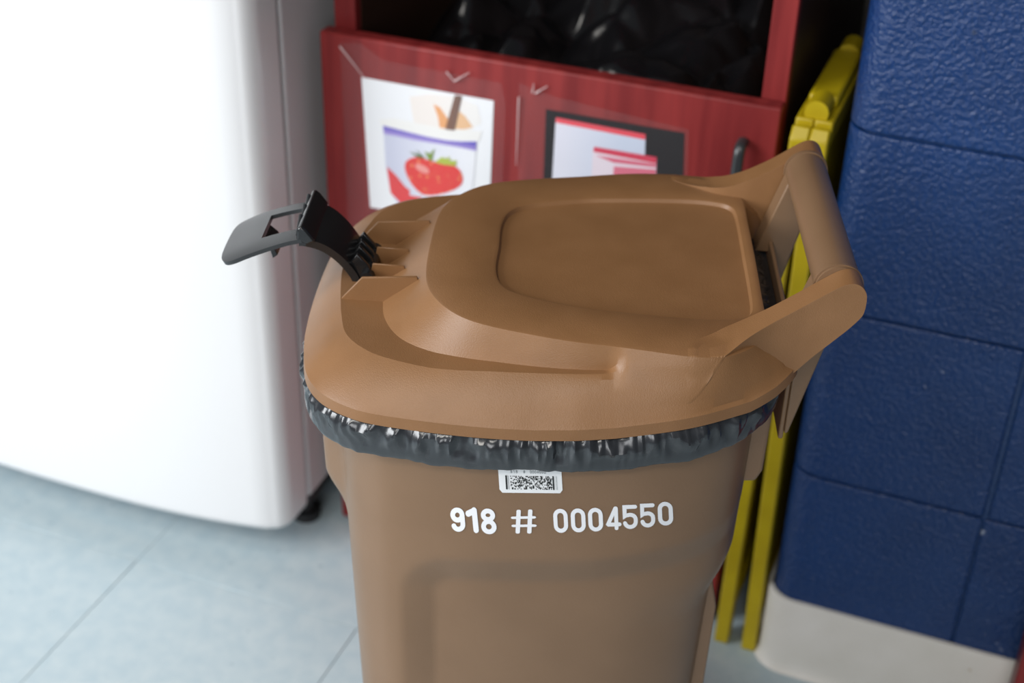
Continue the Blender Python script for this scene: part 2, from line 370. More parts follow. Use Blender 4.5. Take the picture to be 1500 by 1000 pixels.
poly_sheet('print_red_edge', [z5(272, 642), z5(548, 688), z5(546, 716), z5(270, 664)], 0.0024, flat('rededge2', (0.66, 0.04, 0.09)), p2, o2)
poly_sheet('print_red_edge', [z5(280, 680), z5(546, 718), z5(545, 733), z5(360, 712)], 0.0025, flat('rededge3', (0.70, 0.14, 0.22)), p2, o2)
poly_sheet('print_red_edge', [z5(360, 728), z5(545, 742), z5(540, 800), z5(355, 790)], 0.0025, flat('rededge4', (0.70, 0.16, 0.24)), p2, o2)
# clear film sleeves with tape wrinkles
for name, pts, lab, wr in (
    ('film_sleeve', [(500, 62), (530, 62), (565, 88), (735, 120), (742, 150), (735, 330), (512, 330)], 'clear plastic film taped over the strawberry picture', [(668, 117, 690, 104), (656, 103, 668, 118), (500, 66, 536, 112)]),
    ('film_sleeve', [(762, 120), (812, 140), (1010, 188), (1006, 330), (760, 330)], 'clear plastic film taped over the black picture', [(786, 135, 804, 124), (782, 134, 784, 120), (762, 140, 758, 240)])):
    t = thing(name, lab, 'plastic film', on_door((pts[0][0]+pts[2][0])/2, 200, 0.0)); ot = t.location/S
    poly_sheet('sheet', pts, 0.0045, M['film'], t, ot, 0.0002)
    for x0, y0, x1, y1 in wr:
        a = Vector(on_door(x0, y0, 0.0055))-ot; b = Vector(on_door(x1, y1, 0.0055))-ot
        v, f = tube(a, b, 0.0014, 8, 0.0005); new_obj('wrinkle', v, f, mat('film_wrinkle', (0.62, 0.45, 0.45), 0.15, 0.8), t, smooth=60)

# ---- bin and bag inside the cabinet
ib = thing('waste_bin', 'dark waste bin inside the red cabinet behind its door', 'bin', (-0.66, 2.16, 0.05)); io = ib.location/S
def rrect(x0, x1, y0, y1, r, n=6):
    out = []
    for cx_, cy_, a in ((x1-r, y1-r, 0), (x0+r, y1-r, 90), (x0+r, y0+r, 180), (x1-r, y0+r, 270)):
        for k in range(n+1):
            t = math.radians(a+90*k/n); out.append((cx_+r*math.cos(t), cy_+r*math.sin(t)))
    return out
ring = lambda d, z: [(x, y, z) for x, y in rrect(-0.285+d, 0.285-d, -0.265+d, 0.30-d, 0.05)]
new_obj('body', *loft([ring(0.03, 0.0), ring(0.0, 0.76), ring(-0.012, 0.78), ring(-0.012, 0.80), ring(0.01, 0.80), ring(0.02, 0.75), ring(0.05, 0.05)]), M['bin_grey'], ib, smooth=40)
# crumpled black bag bulging over the rim
gx, gy = 130, 110; V = []; F = []
for j in range(gy+1):
    for i in range(gx+1):
        a = i/gx; b = j/gy; x = lerp(-0.315, 0.315, a); y = lerp(-0.298, 0.33, b)
        e = min(a, 1-a, b, 1-b); edge = sstep(0.0, 0.12, e)
        p = Vector((x*3.6, y*3.6, 3.1)); n1 = mnoise.noise(p); q = Vector((x*7.5+0.5*mnoise.noise(p*2), y*6.0, 0.4+0.5*n1)); vd = mnoise.voronoi(q)[0]
        q2 = Vector((x*16, y*13, 1.7)); v2 = mnoise.voronoi(q2)[0]
        fold = min(0.6, vd[1]-vd[0]); n3 = min(0.5, v2[1]-v2[0])
        z = 0.835+0.12*sstep(0.25, 1.0, b)-0.055*(1-edge)+edge*(0.01+0.05*n1+0.075*fold+0.016*n3)+0.012*n3*(1-edge)
        left = sstep(-0.33, -0.22, x)
        z = lerp(z-0.06*edge, z, left)
        V.append((x+0.008*mnoise.noise(p*3), y+0.008*mnoise.noise(p*3+Vector((9, 0, 0))), z))
for j in range(gy):
    for i in range(gx): k = j*(gx+1)+i; F.append((k, k+1, k+gx+2, k+gx+1))
def ibk(v): return [(x+io.x, y+io.y, z+io.z) for x, y, z in v]
ob = new_obj('garbage_bag', V, F, M['bag_in'], None, smooth=38); ob.location = io*S
tag(ob, 'crumpled shiny black garbage bag inside the red cabinet', 'garbage bag')
so = ob.modifiers.new('solid', 'SOLIDIFY'); so.thickness = 0.001

# ------------------------------------------------------------------ folded yellow floor sign in the gap
ys = thing('floor_sign', 'folded yellow plastic floor sign standing between cabinet and blue wall', 'floor sign', (-0.255, 1.96, 0)); yo = ys.location/S
def sign_panel(x0b, x1b, x0t, x1t):
    y0, y1, z0, z1 = 1.795, 2.125, 0.0, 0.945
    def xx(z, s): t = z/z1; return lerp(x0b, x0t, t) if s == 0 else lerp(x1b, x1t, t)
    outer = [(y0, z0), (y0+0.055, z0), (y0+0.075, 0.07), (y1-0.075, 0.07), (y1-0.055, z0), (y1, z0), (y1, z1-0.03), (y1-0.008, z1-0.008), (y1-0.03, z1), (y0+0.03, z1), (y0+0.008, z1-0.008), (y0, z1-0.03)]
    def fn(p, q, t): return (xx(q, t)-yo.x, p-yo.y, q)
    # frame = outline with a thin web: build rails and a recessed web
    def rail(poly): return prism(poly, 0, 1, fn)
    parts = [rail([(y0, z0), (y0+0.028, z0), (y0+0.028, z1-0.012), (y0+0.012, z1-0.004), (y0, z1-0.02)]),
             rail([(y1-0.028, z0), (y1, z0), (y1, z1-0.02), (y1-0.012, z1-0.004), (y1-0.028, z1-0.012)]),
             rail([(y0+0.0285, z1-0.035), (y1-0.0285, z1-0.035), (y1-0.0285, z1), (y0+0.0285, z1)]),
             rail([(y0+0.0285, 0.07), (y1-0.0285, 0.07), (y1-0.0285, 0.10), (y0+0.0285, 0.10)]),
             rail([(y0+0.0285, 0.60), (y1-0.0285, 0.60), (y1-0.0285, 0.625), (y0+0.0285, 0.625)])]
    pn = new_obj('panel', *join(*parts), M['yellow'], ys, bevel=0.003)
    def fnw(p, q, t): return (lerp(xx(q, 0), xx(q, 1), 0.36+0.28*t)-yo.x, p-yo.y, q)
    new_obj('web', *prism([(y0+0.02, 0.08), (y1-0.02, 0.08), (y1-0.02, z1-0.02), (y0+0.02, z1-0.02)], 0, 1, fnw), M['yellow'], pn)
    return pn
sign_panel(-0.2925, -0.2685, -0.284, -0.2585)
sign_panel(-0.2455, -0.2215, -0.2580, -0.2325)
for y in (1.83, 2.07):
    v, f = tube((-0.258, y, 0.953), (-0.258, y+0.045, 0.953), 0.0165, 20)
    new_obj('hinge', L(v, yo), f, M['yellow'], ys, smooth=50)
v, f = box(-0.279, -0.237, 1.875, 2.07, 0.944, 0.962); new_obj('hinge_bar', L(v, yo), f, M['yellow'], ys, bevel=0.006, bevel_seg=3)

# ------------------------------------------------------------------ second red cabinet at the right frame edge
rc = thing('low_cabinet', 'red wood cabinet edge against the blue wall at bottom right corner', 'cabinet', (0.3, 1.735, 0)); ro = rc.location/S
def rpart(name, b, m, bev=0.002, parent=None): return boxo(name, (b[0]-ro.x, b[1]-ro.x, b[2]-ro.y, b[3]-ro.y, b[4], b[5]), m, parent or rc, bev)
rpart('side_panel', (0.172, 0.20, 1.700, 1.7695, 0.0, 0.45), M['red'])
rpart('side_panel', (0.40, 0.428, 1.700, 1.7695, 0.0, 0.45), M['red'])
rpart('top_panel', (0.172, 0.428, 1.700, 1.7695, 0.4505, 0.48), M['red'])
rpart('front_panel', (0.2005, 0.3995, 1.704, 1.722, 0.01, 0.449), M['red'])

# ------------------------------------------------------------------ brown wheeled cart
BA = math.radians(18.45); WC = 1.34; ZR = 0.90
UV = Vector((math.cos(BA), math.sin(BA), 0)); WV = Vector((-math.sin(BA), math.cos(BA), 0))
BO = WV*WC
cart = thing('wheeled_trash_cart', 'brown plastic wheeled trash cart with closed lid and white 918 # 0004550', 'trash cart', BO, BA)

def rim_rise(u): return interp([(-0.02, 0), (0.06, 0.004), (0.124, 0.011), (0.19, 0.019), (0.215, 0.028), (0.236, 0.040), (0.3, 0.045)], u)
def mirror(half):
    """half: points from w=0 front round the near side (w<0) to w=0 rear; returns closed outline"""
    return half+[(u, -w) for u, w in reversed(half[1:-1])]
class Ring:
    def __init__(s, half, smooth=True):
        pts = mirror(half); d = catmull(pts, 12, True) if smooth else pts
        s.t = sorted((math.atan2(w, u), math.hypot(u, w)) for u, w in d)
        a0, r0 = s.t[0]; a1, r1 = s.t[-1]
        s.t = [(a1-2*math.pi, r1)]+s.t+[(a0+2*math.pi, r0)]
    def __call__(s, th):
        r = interp(s.t, th); return r*math.cos(th), r*math.sin(th)
NT = 480
TH = [-math.pi+2*math.pi*(k+0.5)/NT for k in range(NT)]
R_out = Ring([(-0.268, 0), (-0.2665, -0.06), (-0.262, -0.108), (-0.251, -0.158), (-0.232, -0.191), (-0.203, -0.2135), (-0.165, -0.2265), (-0.078, -0.237), (0.0, -0.2375), (0.04, -0.235), (0.124, -0.222), (0.175, -0.204), (0.21, -0.186), (0.234, -0.163), (0.236, -0.145), (0.222, -0.132), (0.209, -0.120), (0.207, -0.06), (0.207, 0)])
R_sk = Ring([(-0.236, 0), (-0.233, -0.035), (-0.2275, -0.071), (-0.2225, -0.099), (-0.212, -0.136), (-0.19, -0.1625), (-0.163, -0.178), (-0.115, -0.192), (-0.062, -0.198), (-0.009, -0.200), (0.046, -0.200), (0.1, -0.19), (0.15, -0.18), (0.2, -0.15), (0.2, 0)])
R_in = Ring([(-0.189, 0), (-0.187, -0.035), (-0.184, -0.066), (-0.178, -0.100), (-0.162, -0.132), (-0.139, -0.152), (-0.104, -0.167), (-0.063, -0.1785), (-0.009, -0.188), (0.046, -0.192), (0.1, -0.185), (0.15, -0.175), (0.2, -0.15), (0.2, 0)])
R_pl = Ring([(-0.141, 0), (-0.140, -0.05), (-0.135, -0.088), (-0.122, -0.118), (-0.099, -0.145), (-0.068, -0.162), (-0.011, -0.178), (0.055, -0.191), (0.096, -0.197), (0.136, -0.200), (0.165, -0.194), (0.192, -0.170), (0.203, -0.140), (0.204, -0.08), (0.2045, 0)])
R_pn = Ring([(-0.068, 0), (-0.068, -0.05), (-0.060, -0.083), (-0.038, -0.102), (0.018, -0.1205), (0.06, -0.127), (0.13, -0.1325), (0.17, -0.130), (0.189, -0.120), (0.194, -0.1), (0.195, -0.05), (0.195, 0)])
DZP = 0.080
def ledge_z(u): return interp([(-0.12, 0.0455), (-0.06, 0.050), (0.0, 0.0525), (0.05, 0.0555)], u)
def lid_rings():
    rows = [[] for _ in range(16)]
    for th in TH:
        o = R_out(th); sk = R_sk(th); inn = R_in(th); pl = R_pl(th); pn = R_pn(th)
        r = rim_rise(o[0])
        def sc(p, k): return (p[0]*k, p[1]*k)
        ro_ = math.hypot(*o); rp_ = math.hypot(*pl)
        lip0 = (*o, r); lip1 = (*sc(o, 1-0.0008/ro_), r+0.012); lip2 = (*sc(o, 1-0.004/ro_), r+0.0155)
        plz = DZP+0.003*sstep(0.0, 0.1, pl[0])
        rear = sstep(0.198, 0.203, pl[0]) if abs(pl[1]) < 0.15 else 0
        P = (*pl, plz)
        # ledge weight: 1 where the crescent ledge exists
        k = sstep(0.068, 0.050, sk[0])
        def onslope(t, bulge):
            x = lerp(lip2[0], P[0], t); y = lerp(lip2[1], P[1], t); z = lerp(lip2[2], P[2], t)+bulge*4*t*(1-t)
            return (x, y, z)
        fs, fi = onslope(0.70, 0.0025*(1-rear)), onslope(0.82, 0.0025*(1-rear))
        SK = tuple(lerp(a, b, k) for a, b in zip(fs, (*sk, ledge_z(sk[0])+0.001)))
        IN = tuple(lerp(a, b, k) for a, b in zip(fi, (*inn, ledge_z(inn[0]))))
        kw_ = sstep(0.16, -0.08, sk[0]); SKM = tuple(lerp(a, b, kw_) for a, b in zip(fs, (*sk, ledge_z(sk[0])+0.001)))
        def mid(t):
            b = 0.003*4*t*(1-t)
            return tuple(lerp(a, c, t) for a, c in zip(lip2, SKM))[:2]+(lerp(lip2[2], SKM[2], t)+b*(1-rear*0.9),)
        row = [(o[0]*0.97, o[1]*0.97, r+0.001), lip0, lip1, lip2, mid(0.25), mid(0.5), mid(0.78), SK]
        e = 0.006
        row.append(IN)
        row.append(tuple(lerp(a, b, 0.5) for a, b in zip(IN, P)))
        soft = sstep(0.05, 0.15, sk[0])*(1-rear)
        row.append(tuple(lerp(a, b, 1-0.35*soft) for a, b in zip(IN, P)))
        e = 0.002+0.012*soft
        row.append((P[0]*(1-e/rp_), P[1]*(1-e/rp_), P[2]+0.0006))
        pr = math.hypot(*pn)
        pz = DZP+0.003
        row.append((*sc(pn, 1+0.003/pr), pz)); row.append((*sc(pn, 1-0.0005/pr), pz-0.0012)); row.append((*sc(pn, 1-0.0028/pr), pz-0.0052)); row.append((*sc(pn, 1-0.007/pr), pz-0.0056))
        for a, b in zip(rows, row): a.append(b)
    return rows
rows = lid_rings()
V, F = loft([[(x, y, z+ZR) for x, y, z in r] for r in rows], cap0=False, cap1=False)
n0 = (len(rows)-1)*NT
for s in (0.66, 0.33): V += [(x*s+0.05*(1-s), y*s, z) for x, y, z in V[n0:n0+NT]]
for k in range(2):
    b = n0+k*NT
    for i in range(NT): j = (i+1) % NT; F.append((b+i, b+j, b+NT+j, b+NT+i))
V.append((0.05, 0, V[n0][2])); c = len(V)-1; b = n0+2*NT
F += [(b+i, b+(i+1) % NT, c) for i in range(NT)]
lid = new_obj('lid', V, F, M['brown'], cart, smooth=30)
for e in lid.data.edges:                     # crisp moulded creases along the ledge and plateau
    a, b = e.vertices
    if a//NT == b//NT and a//NT in (7, 8, 10) and R_sk(TH[a % NT])[0] < 0.060: e.use_edge_sharp = True

# raised hinge arms running up to the handle, growing out of the lid surface
lid_bvh = BVHTree.FromPolygons([v.co/S for v in lid.data.vertices], [tuple(p.vertices) for p in lid.data.polygons])
def lid_z(u, w):
    h = lid_bvh.ray_cast(Vector((u, w, ZR+0.3)), Vector((0, 0, -1)))[0]
    return h.z-ZR if h else -1
ARM = [(0.095, 0.2090, 0.045, 0.1975, 0.070, 0.02), (0.112, 0.2130, 0.040, 0.1880, 0.080, 0.02), (0.126, 0.2145, 0.037, 0.1785, 0.083, 0.02), (0.136, 0.2110, 0.046, 0.1715, 0.085, 0.02), (0.149, 0.2035, 0.066, 0.1635, 0.0862, 0.02), (0.158, 0.1980, 0.0785, 0.1575, 0.0875, 0.02),
       (0.171, 0.1870, 0.0865, 0.1500, 0.0900, 0.02), (0.186, 0.1765, 0.0940, 0.1440, 0.0950, 0.02), (0.205, 0.1695, 0.1045, 0.1400, 0.1045, 0.025), (0.228, 0.166, 0.119, 0.137, 0.119, 0.042), (0.245, 0.165, 0.131, 0.1355, 0.131, 0.062), (0.260, 0.165, 0.142, 0.1355, 0.142, 0.079), (0.268, 0.165, 0.1465, 0.1355, 0.1465, 0.088), (0.276, 0.165, 0.148, 0.1355, 0.148, 0.097), (0.283, 0.165, 0.145, 0.1355, 0.145, 0.106), (0.288, 0.165, 0.138, 0.1355, 0.138, 0.114), (0.2895, 0.165, 0.130, 0.1355, 0.130, 0.122)]
for s in (-1, 1):
    rings = []
    for u, wo, zo, wi, zi, zb in catmull(ARM, 10):
        eps = lerp(-0.0025, 0.0003, sstep(0.100, 0.130, u))+0.0006*sstep(0.135, 0.165, u); row = []
        for k in range(33):
            t = k/32; w = s*lerp(wo, wi, t); z = lerp(zo, zi, t)
            if u < 0.2: zl = lid_z(u, w)+eps; d = (z-zl)*sstep(0.130, 0.165, u); z = zl+0.5*(d+math.sqrt(d*d+0.000004))-0.001*sstep(0.165, 0.130, u)
            row.append((u, w, ZR+z))
        row += [(u, s*wi, ZR+zb), (u, s*wo, ZR+zb)]; rings.append(row)
    V, F = loft(rings); arm = new_obj('hinge_arm', V, F, M['brown'], lid, smooth=32)
    b = arm.modifiers.new('bevel', 'BEVEL'); b.width = 0.0016*S; b.segments = 3; b.limit_method = 'ANGLE'; b.angle_limit = math.radians(50)
# molded fins around the latch pivot
for w0, tk, back, top in ((-0.068, 0.003, -0.148, 0.077), (0.058, 0.003, -0.148, 0.077), (-0.025, 0.0025, -0.158, 0.066), (0.012, 0.0025, -0.158, 0.066)):
    poly = [(-0.2275, 0.0465), (-0.205, top-0.004), (back, top), (back+0.006, 0.058), (-0.18, 0.040), (-0.226, 0.040)] if abs(w0) > 0.04 else [(-0.205, 0.042), (-0.200, top), (back-0.008, top-0.001), (-0.165, 0.050), (-0.18, 0.040)]
    V, F = prism(poly, w0, w0+tk, lambda p, q, t: (p, t, q+ZR)); new_obj('fin', V, F, M['brown'], lid, bevel=0.0006, bevel_seg=1)
v, f = loft([[(-0.092+r*math.cos(t), -0.012+r*math.sin(t), ZR+z) for t in [2*math.pi*k/24 for k in range(24)]] for r, z in ((0.011, 0.0795), (0.008, 0.0815), (0.004, 0.0820))], False, True)
new_obj('molding_mark', v, f, M['brown'], lid, smooth=60)

# ---- black latch
lp = [(-0.361, 0.070), (-0.352, 0.075), (-0.330, 0.086), (-0.309, 0.094), (-0.287, 0.101), (-0.271, 0.1045)]
prof = catmull(lp, 8)
def half_w(i, n):
    t = i/(n-1)
    tip = math.sqrt(max(0.0, 1-(1-min(1, t/0.32))**2))
    return (0.010+0.040*tip)*lerp(1.0, 0.90, sstep(0.3, 1, t)) if t < 0.999 else 0.045
def shell(profile, ws, th):
    """ws: per-row list of w positions"""
    n = len(profile); m = len(ws[0]); V = []; F = []
    for side in (0, 1):
        for i, (u, z) in enumerate(profile):
            a = profile[max(i-1, 0)]; b = profile[min(i+1, n-1)]; du, dz = b[0]-a[0], b[1]-a[1]; l = math.hypot(du, dz) or 1
            nu, nz = -dz/l, du/l
            for w in ws[i]:
                lift = 0.004*(abs(w)/0.05)**4
                V.append((u-nu*th*side, w, ZR+z-nz*th*side-lift))
    return V, n, m
n = len(prof); cols = [-1, -0.8, -0.54, -0.27, 0, 0.27, 0.54, 0.8, 1]
WS = [[c*half_w(i, n) for c in cols] for i in range(n)]
V, n, m = shell(prof, WS, 0.0045); F = []
hole = lambda i, j: prof[i][0] > -0.319 and prof[i+1][0] < -0.2755 and 2 <= j <= 5
base = n*m
solid = {(i, j) for i in range(n-1) for j in range(m-1) if not hole(i, j)}
for (i, j) in solid:
    a = i*m+j; q = (a, a+1, a+m+1, a+m); F.append(q); F.append(tuple(base+k for k in reversed(q)))
    for (di, dj, e) in ((-1, 0, (a, a+1)), (1, 0, (a+m+1, a+m)), (0, -1, (a+m, a)), (0, 1, (a+1, a+m+1))):
        if (i+di, j+dj) not in solid: F.append((e[1], e[0], base+e[0], base+e[1]))
latch = new_obj('latch', V, F, M['paddle'], lid, smooth=45)
latch['label'] = 'black plastic latch paddle'
# curved neck from hump down to the pivot
np_ = catmull([(-0.2725, 0.105), (-0.263, 0.103), (-0.247, 0.095), (-0.232, 0.081), (-0.220, 0.064), (-0.213, 0.048), (-0.212, 0.036)], 6)
nn = len(np_); WS = []
for i in range(nn):
    t = i/(nn-1); h = interp([(0, 0.045), (0.15, 0.044), (0.5, 0.036), (0.75, 0.031), (1, 0.029)], t); WS.append([c*h for c in cols])
V, nn, m = shell(np_, WS, 0.0085); base = nn*m; F = []
solid = {(i, j) for i in range(nn-1) for j in range(m-1)}
for (i, j) in solid:
    a = i*m+j; q = (a, a+1, a+m+1, a+m); F.append(q); F.append(tuple(base+k for k in reversed(q)))
    for (di, dj, e) in ((-1, 0, (a, a+1)), (1, 0, (a+m+1, a+m)), (0, -1, (a+m, a)), (0, 1, (a+1, a+m+1))):
        if (i+di, j+dj) not in solid: F.append((e[1], e[0], base+e[0], base+e[1]))
new_obj('latch_neck', V, F, M['black'], lid, smooth=45)
# raised wall and webs across the hump, hook under the paddle
V, F = prism([(-0.2765, 0.100), (-0.2745, 0.114), (-0.2705, 0.1165), (-0.265, 0.112), (-0.256, 0.099), (-0.266, 0.096)], -0.045, 0.045, lambda p, q, t: (p, t, q+ZR))
new_obj('latch_wall', V, F, M['black'], lid, bevel=0.002)
for a, b in ((-0.036, -0.012), (-0.012, 0.012), (0.012, 0.036)):
    v, f = tube((-0.2765, a, ZR+0.101), (-0.2765, b, ZR+0.113), 0.0022, 8); new_obj('latch_web', v, f, M['paddle'], lid, smooth=60)
V, F = prism([(-0.328, 0.084), (-0.319, 0.088), (-0.308, 0.078), (-0.303, 0.066), (-0.309, 0.061), (-0.311, 0.070), (-0.317, 0.077)], -0.016, 0.016, lambda p, q, t: (p, t, q+ZR))
new_obj('latch_hook', V, F, M['black'], lid, bevel=0.001)
v, f = tube((-0.205, -0.034, ZR+0.052), (-0.205, 0.034, ZR+0.052), 0.0075, 16); new_obj('latch_pivot', v, f, M['black'], lid, smooth=50)
for w0 in (-0.028, -0.010, 0.004, 0.020):
    V, F = prism([(-0.226, 0.064), (-0.216, 0.078), (-0.204, 0.064), (-0.198, 0.05), (-0.205, 0.042), (-0.212, 0.046)], w0, w0+0.006, lambda p, q, t: (p, t, q+ZR))
    new_obj('latch_web', V, F, M['black'], lid, bevel=0.001)

# ---- body
half_top = [(-0.233, 0), (-0.232, -0.07), (-0.226, -0.125), (-0.213, -0.168), (-0.190, -0.196), (-0.155, -0.213), (-0.08, -0.2265), (0.0, -0.228), (0.08, -0.221), (0.14, -0.206), (0.178, -0.186), (0.200, -0.155), (0.211, -0.11), (0.214, -0.05), (0.214, 0)]
R_body = Ring(half_top)
def body_pt(th, dz):
    u, w = R_body(th)
    d = -dz
    ku = interp([(0, 1), (0.2, 0.975), (0.48, 0.935), (0.9, 0.88)], d); kw = interp([(0, 1.0), (0.2, 0.98), (0.48, 0.945), (0.9, 0.88)], d)
    u2, w2 = u*ku, w*kw
    # narrower rear below the shoulder
    sh = sstep(0.205, 0.275, d)*sstep(0.02, 0.19, u)
    u2 -= 0.016*sh
    # recessed lower side panels, edge rising towards the rear
    zt = interp([(-0.15, -0.178), (-0.05, -0.168), (0.05, -0.163), (0.14, -0.150), (0.2, -0.135)], u2)
    cornr = 0.05
    # rounded upper-left corner of the panel
    x = (u2+0.147); y = (zt-dz)
    if x < cornr and y < cornr: dist = cornr-math.hypot(cornr-x, cornr-y)
    else: dist = min(x, y)
    side = sstep(0.10, 0.15, abs(w))
    rec = max(0.0, min(1.0, (dist+0.005)/0.036))*side
    w2 -= math.copysign(0.010*rec, w) if w else 0
    # grab bulge under the front rim
    if u < -0.15:
        bl = sstep(-0.188, -0.135, dz)*(1-sstep(0.118, 0.150, abs(w)))
        u2 -= 0.020*bl
    return u2, w2
NB = 320; THB = [-math.pi+2*math.pi*(k+0.5)/NB for k in range(NB)]
dzs = [0.0, -0.02, -0.04, -0.06, -0.08]+[-0.09-0.006*k for k in range(40)]+[-0.34, -0.38, -0.43, -0.48, -0.55, -0.62, -0.7, -0.78, -0.85, -0.872, -0.88]
rings = []
for dz in dzs:
    row = []
    for th in THB:
        u, w = body_pt(th, dz); k = 0.985 if dz < -0.875 else 1
        row.append((u*k, w*k, ZR+dz+rim_rise(u)*max(0, 1+dz/0.08)))
    rings.append(row)
# inner wall so that the shell has thickness
inner = [[(x*0.975, y*0.975, z) for x, y, z in rings[0]], [(x*0.965, y*0.965, z-0.10) for x, y, z in rings[0]]]
V, F = loft(list(reversed(inner))+rings, cap0=False, cap1=True)
body = new_obj('body', V, F, M['brown_body'], cart, smooth=40)
def near_w(u, dz):
    """w of the near side at (u, dz)"""
    i = math.floor(dz/0.004); f = dz/0.004-i
    for k in (i, i+1):
        if k not in _nw: _nw[k] = sorted(body_pt(-math.pi+math.pi*(q+0.5)/400, k*0.004) for q in range(400))
    return lerp(interp(_nw[i], u), interp(_nw[i+1], u), f)
_nw = {}
def rim_flange_ring(off, dz): 
    out = []
    for th in TH:
        u, w = R_body(th); r = math.hypot(u, w); k = 1+off/r; out.append((u*k, w*k, ZR+dz+rim_rise(u)))
    return out
rim = new_obj('rim', *loft([rim_flange_ring(0.0005, -0.024), rim_flange_ring(0.003, -0.024), rim_flange_ring(0.004, -0.006), rim_flange_ring(0.002, -0.003), rim_flange_ring(-0.004, -0.001)], False, False), M['brown_body'], cart, smooth=40)
# rear rim wall, struts and handle bar
boxo('rear_rim', (0.2335, 0.2385, -0.128, 0.128, ZR-0.06, ZR+0.050), M['brown_body'], cart, 0.0015)
v, f = tube((0.268, -0.1350, ZR+0.126), (0.268, 0.1350, ZR+0.126), 0.0225, 40); bar = new_obj('handle_bar', v, f, M['brown_body'], cart, smooth=40)
for w_ in (-0.132, 0.128):
    v, f = tube((0.268, w_, ZR+0.126), (0.268, w_+0.004, ZR+0.126), 0.0243, 40); new_obj('collar', v, f, M['brown_body'], bar, smooth=40)
for s in (-1, 1):
    V, F = prism([(0.219, 0.036), (0.2515, 0.141), (0.262, 0.147), (0.286, 0.118), (0.276, 0.104), (0.2425, -0.050), (0.2385, -0.052), (0.2385, 0.036)], s*0.101, s*0.131, lambda p, q, t: (p, t, q+ZR))
    new_obj('handle_strut', V, F, M['brown_body'], cart, bevel=0.002)
# brackets below the rear rim and axle with wheels
for s in (-1, 1):
    V, F = prism([(0.190, 0.0), (0.224, 0.012), (0.222, -0.098), (0.216, -0.112), (0.190, -0.114)], s*0.100, s*0.135, lambda p, q, t: (p, t, q+ZR))
    new_obj('bracket', V, F, M['brown_body'], cart, bevel=0.004, bevel_seg=3)
    v, f = join(tube((0.185, s*0.178, 0.075), (0.185, s*0.212, 0.075), 0.075, 32), tube((0.185, s*0.172, 0.075), (0.185, s*0.215, 0.075), 0.03, 20))
    new_obj('wheel', v, f, M['rubber'], cart, smooth=40)
for s in (-1, 1):
    V, F = prism([(0.165, -0.245), (0.186, -0.258), (0.1945, -0.300), (0.190, -0.52), (0.165, -0.52)], s*0.112, s*0.124, lambda p, q, t: (p, t, q+ZR))
    new_obj('rib', V, F, M['brown_body'], cart, bevel=0.002)
v, f = tube((0.185, -0.18, 0.075), (0.185, 0.18, 0.075), 0.008, 12); new_obj('axle', v, f, M['steel_black'], cart, smooth=40)

# ---- writing and label on the near side, wrapped onto its surface
def on_body(px, py, lift):
    d = ray(px, py); dl = Vector((d.dot(UV), d.dot(WV), d.z)); o = Vector((0, -WC, CAM_H-ZR))
    w = -0.222
    for _ in range(6):
        t = (w-o.y)/dl.y; p = o+dl*t; w = near_w(p.x, p.z)
    return (p.x, w-lift, ZR+p.z)
def stroke(pts, t, closed=False):
    """flat ribbon with mitred joints and round ends in glyph coordinates"""
    n = len(pts); V = []; F = []
    for i, (x, y) in enumerate(pts):
        a = pts[(i-1) % n] if closed or i else pts[i]; b = pts[(i+1) % n] if closed or i < n-1 else pts[i]
        d1 = (x-a[0], y-a[1]); d2 = (b[0]-x, b[1]-y)
        def nz(d):
            l = math.hypot(*d); return (d[0]/l, d[1]/l) if l > 1e-9 else None
        d1 = nz(d1) or nz(d2); d2 = nz(d2) or d1
        nx, ny = -(d1[1]+d2[1]), d1[0]+d2[0]; l = math.hypot(nx, ny) or 1; nx /= l; ny /= l
        c = max(0.5, nx*-d1[1]+ny*d1[0]); k = t/2/c
        V += [(x+nx*k, y+ny*k), (x-nx*k, y-ny*k)]
    for i in range(n if closed else n-1):
        j = (i+1) % n; F.append((2*i, 2*i+1, 2*j+1, 2*j))
    if not closed:
        for e, q in ((0, 1), (n-1, n-2)):
            x, y = pts[e]; dx, dy = x-pts[q][0], y-pts[q][1]; a0 = math.atan2(dy, dx); b0 = len(V)
            V += [(x+t/2*math.cos(a0+math.pi*(k/8-0.5)), y+t/2*math.sin(a0+math.pi*(k/8-0.5))) for k in range(9)]
            F.append(tuple(range(b0, b0+9)))
    return V, F
def arc(cx_, cy_, rx, ry, a0, a1, n=10): return [(cx_+rx*math.cos(math.radians(lerp(a0, a1, k/n))), cy_+ry*math.sin(math.radians(lerp(a0, a1, k/n)))) for k in range(n+1)]
W_ = 0.61
